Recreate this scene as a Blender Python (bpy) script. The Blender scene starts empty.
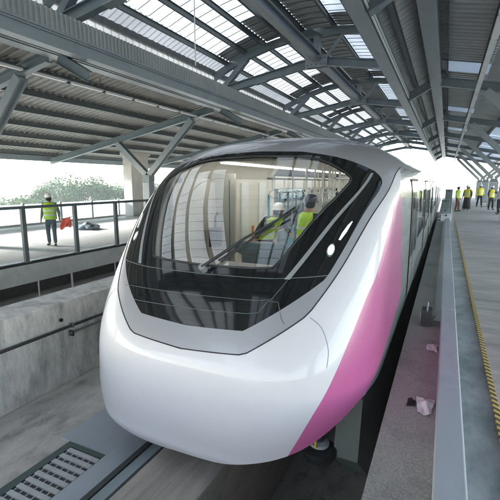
import bpy, bmesh, math, random
from math import radians, sin, cos, pi, sqrt
from mathutils import Vector, Matrix
from mathutils.geometry import delaunay_2d_cdt
random.seed(7)
scene = bpy.context.scene
# ------------------------------------------------------------------ camera, world, sun, exposure
cam_data = bpy.data.cameras.new("camera")
cam = bpy.data.objects.new("camera", cam_data)
scene.collection.objects.link(cam)
cam.location = (0, 0, 1.95)
cam.rotation_euler = (radians(90 - 9.509), 0, radians(25.907))
cam_data.sensor_width = 36
cam_data.lens = 28.8
cam_data.clip_start = 0.05
cam_data.clip_end = 3000
scene.camera = cam

SUN_EL, SUN_AZ = radians(21), radians(-100)      # azimuth measured from +Y towards +X
world = bpy.data.worlds.new("World")
scene.world = world
world.use_nodes = True
wn = world.node_tree
wn.nodes.clear()
w_out = wn.nodes.new("ShaderNodeOutputWorld")
w_bg = wn.nodes.new("ShaderNodeBackground")
w_sky = wn.nodes.new("ShaderNodeTexSky")
w_sky.sky_type = 'NISHITA'
w_sky.sun_disc = False
w_sky.sun_elevation = SUN_EL
w_sky.sun_rotation = SUN_AZ
w_sky.air_density = 1.0
w_sky.dust_density = 0.3
w_sky.ozone_density = 1.0
w_bg.inputs["Strength"].default_value = 0.15
w_hs = wn.nodes.new("ShaderNodeHueSaturation")      # a hazy, almost colourless sky
w_hs.inputs["Saturation"].default_value = 0.6
wn.links.new(w_sky.outputs[0], w_hs.inputs["Color"])
wn.links.new(w_hs.outputs[0], w_bg.inputs[0])
wn.links.new(w_bg.outputs[0], w_out.inputs[0])
sun_data = bpy.data.lights.new("sun", 'SUN')
sun_data.energy = 4.0
sun_data.angle = radians(12)
sun_data.color = (1.0, 0.96, 0.9)
sun = bpy.data.objects.new("sun", sun_data)
scene.collection.objects.link(sun)
sd = Vector((sin(SUN_AZ) * cos(SUN_EL), cos(SUN_AZ) * cos(SUN_EL), sin(SUN_EL)))
sun.rotation_euler = (-sd).to_track_quat('-Z', 'Y').to_euler()
sun.location = sd * 60
vs = scene.view_settings
vs.view_transform = 'Standard'
vs.look = 'None'
vs.gamma = 1
vs.use_curve_mapping = False
vs.exposure = 3.02
scene.render.engine = 'CYCLES'
cy = scene.cycles
cy.max_bounces = 8
cy.diffuse_bounces = 4
cy.glossy_bounces = 4
cy.transmission_bounces = 6
cy.transparent_max_bounces = 12
cy.caustics_reflective = False
cy.caustics_refractive = False
cy.sample_clamp_indirect = 6
cy.use_denoising = True

# ------------------------------------------------------------------ materials
def mat(name, col, rough=0.6, metal=0.0, var=0.12, scale=3.0, bump=0.0, bscale=40.0, coat=0.0, stains=None, spec=0.5, stretch=None, emit=None, es=0.0):
    m = bpy.data.materials.new(name)
    m.use_nodes = True
    nt = m.node_tree
    b = nt.nodes["Principled BSDF"]
    b.inputs["Roughness"].default_value = rough
    b.inputs["Metallic"].default_value = metal
    b.inputs["Specular IOR Level"].default_value = spec
    b.inputs["Coat Weight"].default_value = coat
    b.inputs["Coat Roughness"].default_value = 0.04
    tc = nt.nodes.new("ShaderNodeTexCoord")
    src = tc.outputs["Object"]
    if stretch:
        mp = nt.nodes.new("ShaderNodeMapping")
        mp.inputs["Scale"].default_value = stretch
        nt.links.new(src, mp.inputs[0])
        src = mp.outputs[0]
    no = nt.nodes.new("ShaderNodeTexNoise")
    no.inputs["Scale"].default_value = scale
    no.inputs["Detail"].default_value = 7
    no.inputs["Roughness"].default_value = 0.65
    nt.links.new(src, no.inputs["Vector"])
    rp = nt.nodes.new("ShaderNodeValToRGB")
    rp.color_ramp.elements[0].position = 0.3
    rp.color_ramp.elements[1].position = 0.7
    c = Vector(col)
    rp.color_ramp.elements[0].color = (*(c * (1 - var)), 1)
    rp.color_ramp.elements[1].color = (*[min(1, x) for x in c * (1 + var)], 1)
    nt.links.new(no.outputs["Fac"], rp.inputs[0])
    out = rp.outputs[0]
    if stains:
        scol, sscale, lo, hi, amt = stains
        n2 = nt.nodes.new("ShaderNodeTexNoise")
        n2.inputs["Scale"].default_value = sscale
        n2.inputs["Detail"].default_value = 9
        n2.inputs["Roughness"].default_value = 0.7
        nt.links.new(src, n2.inputs["Vector"])
        mr = nt.nodes.new("ShaderNodeMapRange")
        mr.inputs[1].default_value = lo
        mr.inputs[2].default_value = hi
        mr.inputs[3].default_value = 0
        mr.inputs[4].default_value = amt
        nt.links.new(n2.outputs["Fac"], mr.inputs[0])
        mx = nt.nodes.new("ShaderNodeMix")
        mx.data_type = 'RGBA'
        nt.links.new(mr.outputs[0], mx.inputs[0])
        nt.links.new(out, mx.inputs[6])
        mx.inputs[7].default_value = (*scol, 1)
        out = mx.outputs[2]
    nt.links.new(out, b.inputs["Base Color"])
    if bump:
        n3 = nt.nodes.new("ShaderNodeTexNoise")
        n3.inputs["Scale"].default_value = bscale
        n3.inputs["Detail"].default_value = 5
        nt.links.new(src, n3.inputs["Vector"])
        bp = nt.nodes.new("ShaderNodeBump")
        bp.inputs["Strength"].default_value = bump
        bp.inputs["Distance"].default_value = 0.02
        nt.links.new(n3.outputs["Fac"], bp.inputs["Height"])
        nt.links.new(bp.outputs[0], b.inputs["Normal"])
    if emit:
        b.inputs["Emission Color"].default_value = (*emit, 1)
        b.inputs["Emission Strength"].default_value = es
    return m

def glass_mat(name, tint, refl_min=0.06, rough=0.0):
    m = bpy.data.materials.new(name)
    m.use_nodes = True
    nt = m.node_tree
    nt.nodes.clear()
    o = nt.nodes.new("ShaderNodeOutputMaterial")
    t = nt.nodes.new("ShaderNodeBsdfTransparent")
    t.inputs[0].default_value = (*tint, 1)
    g = nt.nodes.new("ShaderNodeBsdfGlossy")
    g.inputs["Roughness"].default_value = rough
    fr = nt.nodes.new("ShaderNodeFresnel")
    ge = nt.nodes.new("ShaderNodeNewGeometry")
    io = nt.nodes.new("ShaderNodeMapRange")       # same reflectance on both faces of a pane
    io.inputs[3].default_value = 1.5
    io.inputs[4].default_value = 1 / 1.5
    nt.links.new(ge.outputs["Backfacing"], io.inputs[0])
    nt.links.new(io.outputs[0], fr.inputs[0])
    ad = nt.nodes.new("ShaderNodeMath")
    ad.operation = 'ADD'
    ad.use_clamp = True
    ad.inputs[1].default_value = refl_min
    nt.links.new(fr.outputs[0], ad.inputs[0])
    mx = nt.nodes.new("ShaderNodeMixShader")
    nt.links.new(ad.outputs[0], mx.inputs[0])
    nt.links.new(t.outputs[0], mx.inputs[1])
    nt.links.new(g.outputs[0], mx.inputs[2])
    nt.links.new(mx.outputs[0], o.inputs[0])
    return m

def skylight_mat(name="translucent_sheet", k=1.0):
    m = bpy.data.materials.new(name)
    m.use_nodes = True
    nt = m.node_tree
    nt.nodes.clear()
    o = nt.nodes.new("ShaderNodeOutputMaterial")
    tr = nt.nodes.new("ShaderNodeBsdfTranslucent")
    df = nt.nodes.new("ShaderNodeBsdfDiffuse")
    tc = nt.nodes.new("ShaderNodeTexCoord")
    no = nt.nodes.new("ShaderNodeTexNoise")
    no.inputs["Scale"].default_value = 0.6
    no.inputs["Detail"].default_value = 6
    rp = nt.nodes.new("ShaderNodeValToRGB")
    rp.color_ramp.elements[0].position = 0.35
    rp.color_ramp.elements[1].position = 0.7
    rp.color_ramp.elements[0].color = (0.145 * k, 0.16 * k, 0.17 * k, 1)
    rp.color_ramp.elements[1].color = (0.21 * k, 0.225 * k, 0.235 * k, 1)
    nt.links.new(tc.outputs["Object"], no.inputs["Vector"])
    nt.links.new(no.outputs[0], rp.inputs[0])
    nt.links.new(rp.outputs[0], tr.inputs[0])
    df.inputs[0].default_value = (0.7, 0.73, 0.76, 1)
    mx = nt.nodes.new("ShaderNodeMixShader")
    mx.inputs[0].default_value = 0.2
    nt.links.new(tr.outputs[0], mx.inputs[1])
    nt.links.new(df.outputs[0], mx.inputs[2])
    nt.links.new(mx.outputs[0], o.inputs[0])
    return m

def stripe_mat(name, ca, cb, freq, axis='Y', duty=0.5):
    m = bpy.data.materials.new(name)
    m.use_nodes = True
    nt = m.node_tree
    b = nt.nodes["Principled BSDF"]
    b.inputs["Roughness"].default_value = 0.6
    tc = nt.nodes.new("ShaderNodeTexCoord")
    sp = nt.nodes.new("ShaderNodeSeparateXYZ")
    nt.links.new(tc.outputs["Object"], sp.inputs[0])
    a = nt.nodes.new("ShaderNodeMath"); a.operation = 'MULTIPLY'; a.inputs[1].default_value = freq
    nt.links.new(sp.outputs[axis], a.inputs[0])
    x = nt.nodes.new("ShaderNodeMath"); x.operation = 'MULTIPLY_ADD'; x.inputs[1].default_value = 9.0
    nt.links.new(sp.outputs['X'], x.inputs[0]); nt.links.new(a.outputs[0], x.inputs[2])
    f = nt.nodes.new("ShaderNodeMath"); f.operation = 'FRACT'
    nt.links.new(x.outputs[0], f.inputs[0])
    g = nt.nodes.new("ShaderNodeMath"); g.operation = 'GREATER_THAN'; g.inputs[1].default_value = duty
    nt.links.new(f.outputs[0], g.inputs[0])
    mx = nt.nodes.new("ShaderNodeMix"); mx.data_type = 'RGBA'
    mx.inputs[6].default_value = (*ca, 1); mx.inputs[7].default_value = (*cb, 1)
    nt.links.new(g.outputs[0], mx.inputs[0])
    nt.links.new(mx.outputs[2], b.inputs["Base Color"])
    return m

M = dict(
    concrete=mat("cast_concrete", (0.42, 0.41, 0.39), 0.85, var=0.16, scale=2.2, bump=0.25, bscale=30, stains=((0.17, 0.165, 0.155), 1.1, 0.5, 0.72, 0.75)),
    concrete_wall=mat("wall_concrete", (0.57, 0.55, 0.52), 0.85, var=0.2, scale=9.0, bump=0.3, bscale=35, stains=((0.16, 0.155, 0.145), 2.6, 0.47, 0.70, 0.75), stretch=(1, 1.6, 0.55)),
    concrete_pale=mat("pale_concrete", (0.52, 0.51, 0.49), 0.8, var=0.1, scale=2.5, bump=0.15, stains=((0.3, 0.29, 0.28), 1.5, 0.52, 0.7, 0.5)),
    floor=mat("platform_screed", (0.45, 0.42, 0.385), 0.9, var=0.18, scale=1.6, bump=0.35, bscale=28, stains=((0.24, 0.23, 0.215), 1.3, 0.46, 0.68, 0.8), stretch=(0.45, 2.2, 1)),
    ledge=mat("speckled_ledge", (0.42, 0.40, 0.37), 0.95, var=0.3, scale=60, bump=0.4, bscale=90, stains=((0.15, 0.145, 0.135), 1.5, 0.5, 0.7, 0.5)),
    edge=mat("edge_plate_grey", (0.33, 0.35, 0.35), 0.45, var=0.3, scale=3.5, stains=((0.13, 0.16, 0.16), 2.0, 0.45, 0.62, 0.8), stretch=(1, 0.6, 1)),
    track=mat("track_concrete", (0.50, 0.465, 0.425), 0.92, var=0.18, scale=4.0, bump=0.4, bscale=45, stains=((0.17, 0.15, 0.135), 3.2, 0.5, 0.68, 0.75), stretch=(1.2, 0.6, 1)),
    beam_top=mat("running_beam_concrete", (0.40, 0.355, 0.315), 0.85, var=0.16, scale=3.0, bump=0.2, stains=((0.18, 0.15, 0.125), 2.6, 0.5, 0.7, 0.7), stretch=(3.0, 0.25, 1)),
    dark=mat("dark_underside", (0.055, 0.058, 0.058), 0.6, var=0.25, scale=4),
    kerb=mat("painted_kerb_steel", (0.40, 0.43, 0.46), 0.5, var=0.06, scale=2, stains=((0.2, 0.22, 0.24), 2.5, 0.55, 0.75, 0.4), stretch=(1, 0.4, 1)),
    steel=mat("blue_grey_steel", (0.155, 0.195, 0.215), 0.45, var=0.12, scale=1.2, stains=((0.08, 0.09, 0.095), 2.0, 0.55, 0.75, 0.45)),
    steel_light=mat("light_grey_steel", (0.27, 0.31, 0.33), 0.42, var=0.1, scale=1.2, stains=((0.14, 0.16, 0.17), 1.4, 0.55, 0.75, 0.4)),
    purlin=mat("dark_purlin_steel", (0.10, 0.12, 0.125), 0.5, var=0.15, scale=2),
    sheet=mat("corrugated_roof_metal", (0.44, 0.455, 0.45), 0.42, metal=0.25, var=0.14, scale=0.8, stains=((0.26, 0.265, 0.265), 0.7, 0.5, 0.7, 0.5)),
    cladding=mat("ribbed_cladding", (0.36, 0.38, 0.38), 0.4, metal=0.3, var=0.1, scale=1),
    skylight=skylight_mat(),
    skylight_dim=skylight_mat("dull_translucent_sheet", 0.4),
    sheet_dark=mat("dark_canopy_sheet", (0.27, 0.27, 0.26), 0.5, metal=0.2, var=0.2, scale=0.8, stains=((0.14, 0.135, 0.125), 0.8, 0.45, 0.65, 0.7)),  # darker, blotchier copy of the roof metal for the far canopy
    frosted=skylight_mat("frosted_panel", 3.4),
    white=mat("white_train_paint", (0.555, 0.54, 0.575), 0.42, var=0.02, scale=1.5, coat=0.4, stains=((0.44, 0.43, 0.43), 2.2, 0.52, 0.78, 0.25)),
    silver=mat("silver_train_paint", (0.31, 0.31, 0.335), 0.34, metal=0.2, var=0.04, scale=1.0, coat=0.4),
    side=mat("grey_train_side", (0.40, 0.42, 0.42), 0.25, metal=0.35, var=0.04, scale=0.8, coat=0.6),
    sill=mat("dark_skirt_and_shaded_sill", (0.10, 0.12, 0.11), 0.4, var=0.1, scale=2, coat=0.3),  # shade of the lower train side is put into the sill colour
    pink=mat("magenta_livery_paint", (0.44, 0.10, 0.255), 0.34, var=0.03, scale=1.2, coat=0.35),
    black=mat("glossy_black_mask", (0.008, 0.009, 0.010), 0.07, var=0.1, scale=1, coat=0.6),
    rubber=mat("black_rubber", (0.015, 0.016, 0.017), 0.5, var=0.15),
    seam=mat("panel_seam", (0.24, 0.25, 0.26), 0.4, var=0.05),
    glass=glass_mat("windscreen_glass", (0.82, 0.85, 0.84), 0.18),
    side_glass=glass_mat("tinted_side_glass", (0.35, 0.40, 0.40), 0.06),
    clear=glass_mat("clear_barrier_glass", (0.93, 0.95, 0.95), 0.01),
    lining=mat("cream_interior_lining", (0.62, 0.595, 0.54), 0.5, var=0.04),
    console=mat("blue_grey_console", (0.16, 0.21, 0.22), 0.55, var=0.08),
    lamp=mat("lit_headlamp", (0.9, 0.95, 1), 0.2, emit=(0.85, 0.95, 1.0), es=0.12),
    led=mat("lit_ceiling_strip", (0.9, 0.9, 0.88), 0.4, emit=(1, 0.98, 0.95), es=1.9),
    grip=mat("pale_grip", (0.62, 0.6, 0.52), 0.4, var=0.08),
    orange=mat("orange_strip", (0.55, 0.18, 0.06), 0.5),  # colour of a painted reflection strip inside the train
    teal=mat("teal_seat_and_strip", (0.04, 0.25, 0.28), 0.5),
    grate=mat("galvanised_slat", (0.52, 0.53, 0.52), 0.45, metal=0.3, var=0.12, scale=6),
    grate_frame=mat("dark_green_frame", (0.07, 0.10, 0.095), 0.5, var=0.15),
    paper=mat("white_paper", (0.78, 0.78, 0.76), 0.8, var=0.05),
    plastic_black=mat("black_plastic", (0.02, 0.021, 0.023), 0.45),
    parapet=mat("white_parapet_panel", (0.72, 0.72, 0.72), 0.6, var=0.05, scale=1),
    hivis=mat("lime_vest", (0.45, 0.72, 0.05), 0.7, var=0.1, scale=8),
    hivis_y=mat("yellow_vest", (0.75, 0.70, 0.05), 0.7, var=0.1, scale=8),
    reflect=mat("reflective_tape", (0.62, 0.62, 0.6), 0.35),
    jeans=mat("blue_denim", (0.045, 0.08, 0.11), 0.85, var=0.2, scale=14),
    navy=mat("navy_cloth", (0.025, 0.03, 0.045), 0.85, var=0.2, scale=10),
    brown=mat("brown_cloth", (0.12, 0.06, 0.04), 0.85, var=0.2, scale=10),
    black_cloth=mat("black_cloth", (0.016, 0.017, 0.02), 0.85, var=0.2, scale=10),
    grey_cloth=mat("grey_green_cloth", (0.14, 0.17, 0.15), 0.85, var=0.2, scale=10),
    white_cloth=mat("white_cloth", (0.68, 0.69, 0.70), 0.8, var=0.06, scale=6),
    tarp=mat("blue_grey_tarpaulin", (0.15, 0.19, 0.23), 0.7, var=0.2, scale=4),
    skin=mat("skin", (0.36, 0.20, 0.13), 0.6, var=0.08, scale=12),
    hair=mat("black_hair", (0.012, 0.011, 0.011), 0.6),
    helmet_w=mat("white_helmet_plastic", (0.8, 0.8, 0.78), 0.3, coat=0.3),
    helmet_b=mat("dark_blue_helmet_plastic", (0.025, 0.035, 0.06), 0.3, coat=0.3),
    red=mat("red_flag_cloth", (0.80, 0.10, 0.06), 0.7, var=0.1, scale=6),
    wood=mat("stick_wood", (0.3, 0.2, 0.11), 0.7),
    bark=mat("tree_bark", (0.12, 0.09, 0.07), 0.9, var=0.3, scale=6),
    leaf_a=mat("mid_green_leaf", (0.055, 0.12, 0.03), 0.7, var=0.45, scale=0.9, spec=0.1),
    leaf_b=mat("grey_green_leaf", (0.05, 0.105, 0.045), 0.7, var=0.45, scale=0.9, spec=0.1),
    ground=mat("pale_ground", (0.40, 0.40, 0.36), 0.95, var=0.25, scale=0.03, stains=((0.10, 0.13, 0.07), 0.02, 0.45, 0.6, 0.8)),
    tape=stripe_mat("yellow_black_edging", (0.70, 0.50, 0.14), (0.10, 0.085, 0.05), 11.0),
    yellow=mat("yellow_paint", (0.7, 0.5, 0.03), 0.5),
    blue_bag=mat("grey_blue_plastic", (0.22, 0.27, 0.31), 0.5, var=0.2, scale=10),
)

# ------------------------------------------------------------------ builders
class MB:
    def __init__(s): s.v = []; s.f = []
    def add(s, vs_, fs):
        n = len(s.v)
        s.v += [tuple(p) for p in vs_]
        s.f += [tuple(i + n for i in f) for f in fs]
        return s
    def box(s, x0, x1, y0, y1, z0, z1):
        return s.add([(x0, y0, z0), (x1, y0, z0), (x1, y1, z0), (x0, y1, z0), (x0, y0, z1), (x1, y0, z1), (x1, y1, z1), (x0, y1, z1)],
                     [(3, 2, 1, 0), (4, 5, 6, 7), (0, 1, 5, 4), (1, 2, 6, 5), (2, 3, 7, 6), (3, 0, 4, 7)])
    def bar(s, a, b, w, h, up=(0, 0, 1)):
        a = Vector(a); b = Vector(b); d = (b - a).normalized(); up = Vector(up)
        r = d.cross(up)
        if r.length < 1e-4: r = d.cross(Vector((1, 0, 0)))
        r.normalize(); u = r.cross(d).normalized()
        vs_ = []
        for p in (a, b):
            for i, j in ((-1, -1), (1, -1), (1, 1), (-1, 1)):
                vs_.append(p + r * (i * w / 2) + u * (j * h / 2))
        return s.add(vs_, [(3, 2, 1, 0), (4, 5, 6, 7), (0, 1, 5, 4), (1, 2, 6, 5), (2, 3, 7, 6), (3, 0, 4, 7)])
    def ibeam(s, a, b, w, h, up=(0, 0, 1), t=0.02):
        a = Vector(a); b = Vector(b); d = (b - a).normalized(); up = Vector(up)
        r = d.cross(up)
        if r.length < 1e-4: r = d.cross(Vector((1, 0, 0)))
        r.normalize(); u = r.cross(d).normalized()
        o = u * (h / 2 - t / 2)
        s.bar(a + o, b + o, w, t, u); s.bar(a - o, b - o, w, t, u)
        return s.bar(a, b, t * 0.9, h - 2 * t, u)
    def tube(s, pts, r, n=8, cap=True):
        pts = [Vector(p) for p in pts]
        rs = r if isinstance(r, (list, tuple)) else [r] * len(pts)
        vs_ = []; fs = []
        pr = None
        for i, p in enumerate(pts):
            d = (pts[min(i + 1, len(pts) - 1)] - pts[max(i - 1, 0)])
            if d.length < 1e-9: d = Vector((0, 0, 1))
            d.normalize()
            if pr is None:
                pr = d.cross(Vector((0, 0, 1)))
                if pr.length < 1e-3: pr = d.cross(Vector((1, 0, 0)))
            pr = (pr - d * pr.dot(d)).normalized()
            q = d.cross(pr)
            for k in range(n):
                t = 2 * pi * k / n
                vs_.append(p + pr * (cos(t) * rs[i]) + q * (sin(t) * rs[i]))
        for i in range(len(pts) - 1):
            for k in range(n):
                a = i * n + k; b = i * n + (k + 1) % n
                fs.append((a, b, b + n, a + n))
        if cap:
            fs.append(tuple(range(n - 1, -1, -1))); fs.append(tuple((len(pts) - 1) * n + k for k in range(n)))
        return s.add(vs_, fs)
    def lathe(s, prof, c=(0, 0, 0), n=20, sx=1, sy=1):
        vs_ = []; fs = []
        for r, z in prof:
            for k in range(n):
                t = 2 * pi * k / n
                vs_.append((c[0] + cos(t) * r * sx, c[1] + sin(t) * r * sy, c[2] + z))
        for i in range(len(prof) - 1):
            for k in range(n):
                a = i * n + k; b = i * n + (k + 1) % n
                fs.append((a, b, b + n, a + n))
        fs.append(tuple(range(n - 1, -1, -1))); fs.append(tuple((len(prof) - 1) * n + k for k in range(n)))
        return s.add(vs_, fs)
    def extrude_poly(s, poly, axis, a, b):
        n = len(poly)
        def pt(p, q):
            return (q, p[0], p[1]) if axis == 'X' else ((p[0], q, p[1]) if axis == 'Y' else (p[0], p[1], q))
        vs_ = [pt(p, a) for p in poly] + [pt(p, b) for p in poly]
        fs = [tuple(range(n)), tuple(range(2 * n - 1, n - 1, -1))] + [(i, i + n, (i + 1) % n + n, (i + 1) % n) for i in range(n)]
        return s.add(vs_, fs)

def roots(o):
    while o.parent: o = o.parent
    return o
def obj(name, mb, m, parent=None, smooth=None, bevel=0.0, normals=True):
    me = bpy.data.meshes.new(name)
    vs_ = mb.v; off = Vector((0, 0, 0))
    if parent is not None:
        off = Vector(roots(parent).location)
    me.from_pydata([tuple(Vector(p) - off) for p in vs_], [], mb.f)
    me.update()
    if normals:
        bm = bmesh.new(); bm.from_mesh(me); bmesh.ops.recalc_face_normals(bm, faces=bm.faces); bm.to_mesh(me); bm.free()
    o = bpy.data.objects.new(name, me)
    scene.collection.objects.link(o)
    me.materials.append(M[m] if isinstance(m, str) else m)
    if smooth is not None:
        for p in me.polygons: p.use_smooth = True
        if smooth < 180:
            me.set_sharp_from_angle(angle=radians(smooth))
    if bevel:
        bv = o.modifiers.new("bevel", 'BEVEL'); bv.width = bevel; bv.segments = 2; bv.limit_method = 'ANGLE'
    if parent is not None: o.parent = parent
    return o
def empty(name, loc, label=None, cat=None, group=None):
    o = bpy.data.objects.new(name, None)
    scene.collection.objects.link(o)
    o.location = loc
    o.empty_display_size = 0.2
    tag(o, label, cat, group)
    return o
def tag(o, label=None, cat=None, group=None, kind=None):
    if label: o["label"] = label
    if cat: o["category"] = cat
    if group: o["group"] = group
    if kind: o["kind"] = kind
    return o
def copy_tree(o, parent=None):
    c = o.copy()
    scene.collection.objects.link(c)
    c.parent = parent
    for ch in o.children: copy_tree(ch, c)
    return c
def struct(name, mb, m, label, cat, **k):
    o = obj(name, mb, m, **k)
    return tag(o, label, cat, kind='structure')
ORD = ["first", "second", "third", "fourth", "fifth", "sixth", "seventh", "eighth", "ninth", "tenth", "eleventh"]

# ------------------------------------------------------------------ ground and slabs
gm = MB(); gm.add([(-1500, -1500, -12), (1500, -1500, -12), (1500, 1500, -12), (-1500, 1500, -12)], [(0, 1, 2, 3)])
struct("ground", gm, "ground", "pale ground far below the raised station", "ground")
YB, YF = -17.0, 62.0
struct("platform_floor", MB().box(0.53, 8.0, YB, YF, -0.5, 0.0), "floor", "rough grey concrete floor of the near platform beside the train", "floor")
struct("platform_ledge", MB().box(-0.34, 0.15, YB, YF, -0.6, -0.004), "ledge", "narrow speckled concrete ledge between the kerb and the train", "ledge")
struct("edge_strip", MB().box(0.15, 0.53, YB, YF, -0.5, -0.012), "edge", "smooth dark grey strip between kerb and yellow edging", "floor strip")
struct("far_platform_floor", MB().box(-17.5, -9.0, YB, YF, -0.46, 0.0), "concrete_pale", "bright pale floor of the opposite platform", "floor")
struct("track_floor", MB().box(-9.6, -1.9, YB, YF, -1.4, -0.9), "track", "stained concrete track floor beside the running beam", "track floor")
struct("pit_floor", MB().box(-1.9, 0.1, YB, YF, -2.4, -2.0), "track", "dark pit floor under the near platform edge", "pit floor")
struct("pit_wall", MB().box(-0.1, 0.14, YB, YF, -2.0, -0.6), "concrete", "concrete face under the near platform edge", "pit wall")
struct("far_pit_wall", MB().box(-9.9, -9.6, YB, YF, -1.4, -0.46), "dark", "dark recess wall under the opposite platform", "pit wall")  # shade under the platform slab is put into the wall colour

gb = empty("guideway_beam", (-2.05, 2, -2.0), "brown stained concrete running beam straight under the train nose", "guideway beam")
obj("beam", MB().box(-2.40, -1.72, YB, YF, -2.0, -0.70), "beam_top", gb, bevel=0.02)
obj("beam_edge", MB().box(-2.52, -2.44, YB, YF, -0.92, -0.72).box(-2.58, -2.535, YB, YF, -0.92, -0.75), "steel_light", gb)
obj("conductor_rail", MB().box(-2.68, -2.62, YB, YF, -0.92, -0.77), "dark", gb)
obj("cover_plate", MB().box(-2.99, -2.72, YB, YF, -0.92, -0.84), "kerb", gb, bevel=0.006)

# steel plate and grating in the floor left of the beam
pl = obj("floor_plate", MB().box(-3.72, -3.02, 2.76, 9.0, -0.93, -0.885), "kerb", bevel=0.004)
tag(pl, "smooth blue-grey steel floor plate between nose and grating", "plate")
gr = empty("floor_grating", (-3.2, 1.6, -0.9), "galvanised slatted floor grating in dark green frame left of the running beam", "grating")
obj("frame", MB().box(-3.56, -3.47, 0.2, 2.75, -0.93, -0.875).box(-3.47, -3.01, 2.69, 2.75, -0.93, -0.875), "grate_frame", gr)
sl = MB()
y = 0.25
while y < 2.66:
    sl.box(-3.46, -3.03, y, y + 0.05, -0.90, -0.874)
    y += 0.095
for i in range(6):
    x = -3.45 + i * 0.083
    sl.box(x, x + 0.012, 0.22, 2.68, -0.92, -0.885)
obj("slats", sl, "grate", gr)
obj("recess", MB().box(-3.46, -3.02, 0.21, 2.68, -0.925, -0.893), "dark", gr)  # dark slab painted as the shade between and below the slats

# dividing wall between the two tracks
wl = empty("dividing_wall", (-5.0, 5, -0.9), "grey concrete wall with flat coping between the two tracks", "wall")
wm = MB()
yy = YB
while yy < YF:
    wm.box(-5.30, -4.73, yy, min(yy + 5.985, YF), -0.9, 0.30)
    yy += 6.0
obj("wall_body", wm, "concrete_wall", wl, bevel=0.012)
cd = empty("cable_conduit", (-4.68, 3, -0.05), "long black cable conduit clipped along the dividing wall", "conduit")
obj("conduit_pipe", MB().tube([(-4.68, YB, -0.06), (-4.68, YF, -0.06)], 0.022), "plastic_black", cd, smooth=40)
for k in range(9):
    y = 0.4 + k * 1.7
    obj("clip", MB().box(-4.729, -4.655, y, y + 0.025, -0.09, -0.03), "purlin", cd)
wp = empty("wall_pipe", (-4.66, 3.4, -0.2), "short thin bracketed pipe below the black conduit on the wall", "pipe")
obj("pipe", MB().tube([(-4.66, 3.75, -0.155), (-4.66, 5.15, -0.155)], 0.016), "purlin", wp, smooth=40)
for y in (3.78, 5.1):
    obj("bracket", MB().box(-4.729, -4.645, y, y + 0.025, -0.21, -0.135), "plastic_black", wp)
for i, (y, z) in enumerate(((3.66, 0.06), (5.15, 0.08))):
    o = obj("wall_bolt", MB().tube([(-4.74, y, z), (-4.70, y, z)], 0.026, 10), "plastic_black", smooth=40)
    tag(o, ["black bolt on the dividing wall, farther from the train", "black bolt on the dividing wall just left of the train"][i], "bolt", "bolts on the dividing wall")

# near platform kerb, edging, litter
kb = empty("platform_kerb", (0.13, 3, 0), "long pale blue-grey steel kerb along the near platform edge", "kerb")
obj("near_segment", MB().box(0.055, 0.235, YB, 6.05, 0.0, 0.20), "kerb", kb, bevel=0.012)
for k in range(4):
    y0 = 6.09 + k * 4.1
    obj("segment", MB().extrude_poly([(-0.045, 0), (0.235, 0), (0.235, 0.20), (0.055, 0.20)], "Y", y0, y0 + 4.06), "kerb", kb, bevel=0.008)
tag(obj("edging_strip", MB().box(0.505, 0.555, -3, 45, -0.012, 0.012), "tape", bevel=0.004), "narrow yellow and black edging strip running along the platform floor", "edging strip")

def crumple(name, c, s, m, seed, label, cat, group=None, flat=0.5):
    rnd = random.Random(seed)
    bm = bmesh.new()
    bmesh.ops.create_icosphere(bm, subdivisions=3, radius=1)
    for v in bm.verts:
        n = v.co.normalized()
        k = 1 + 0.22 * sin(n.x * 5 + seed) * cos(n.y * 6 + seed * 2) + 0.15 * sin(n.z * 9 + n.x * 7) + rnd.uniform(-0.08, 0.08)
        v.co = Vector((n.x * s[0] * k, n.y * s[1] * k, max(n.z * k, -flat) * s[2] + s[2] * flat))
    me = bpy.data.meshes.new(name); bm.to_mesh(me); bm.free()
    o = bpy.data.objects.new(name, me); scene.collection.objects.link(o)
    o.location = c; me.materials.append(M[m])
    return tag(o, label, cat, group)
def sheet(name, c, sx, sy, seed, m, label, cat, group=None):
    rnd = random.Random(seed)
    folds = [(rnd.uniform(0, pi), rnd.uniform(-0.6, 0.6), rnd.uniform(0.4, 1.0)) for _ in range(7)]
    n = 22; vs_ = []
    for i in range(n + 1):
        for j in range(n + 1):
            u, v = 2 * i / n - 1, 2 * j / n - 1
            z = 0.0
            for a, o_, k in folds:
                d = abs(u * cos(a) + v * sin(a) - o_)
                z += k * max(0, 0.45 - d) * 0.5
            e_ = 1 - 0.22 * sin(3.1 * math.atan2(v, u) + seed) * (u * u + v * v) * 0.5
            vs_.append((c[0] + u * sx * e_, c[1] + v * sy * e_, c[2] + 0.004 + z * min(sx, sy) * 0.9))
    fs = [(i * (n + 1) + j, (i + 1) * (n + 1) + j, (i + 1) * (n + 1) + j + 1, i * (n + 1) + j + 1) for i in range(n) for j in range(n)]
    o = obj(name, MB().add(vs_, fs), m)
    so = o.modifiers.new("thickness", 'SOLIDIFY'); so.thickness = 0.002
    return tag(o, label, cat, group)
sheet("paper_scrap", (-0.035, 3.60, -0.004), 0.065, 0.13, 3, "paper", "crumpled white paper scrap on the ledge, nearer the camera", "paper", "white scraps on the ledge")
sheet("paper_scrap", (-0.02, 5.03, -0.004), 0.055, 0.11, 8, "paper", "crumpled white paper scrap on the ledge beside the tool bag", "paper", "white scraps on the ledge")
sheet("dark_rag", (-0.145, 3.62, -0.004), 0.035, 0.06, 5, "black_cloth", "small dark rag on the ledge by the nearer paper", "rag")
tb = empty("tool_bag", (-0.14, 6.0, 0), "small black and white tool bag on the ledge against the kerb", "bag")
obj("bag_body", MB().extrude_poly([(-0.2, 0), (0.18, 0), (0.15, 0.16), (0.05, 0.21), (-0.12, 0.2)], 'X', -0.19, -0.06), "plastic_black", tb)
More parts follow.
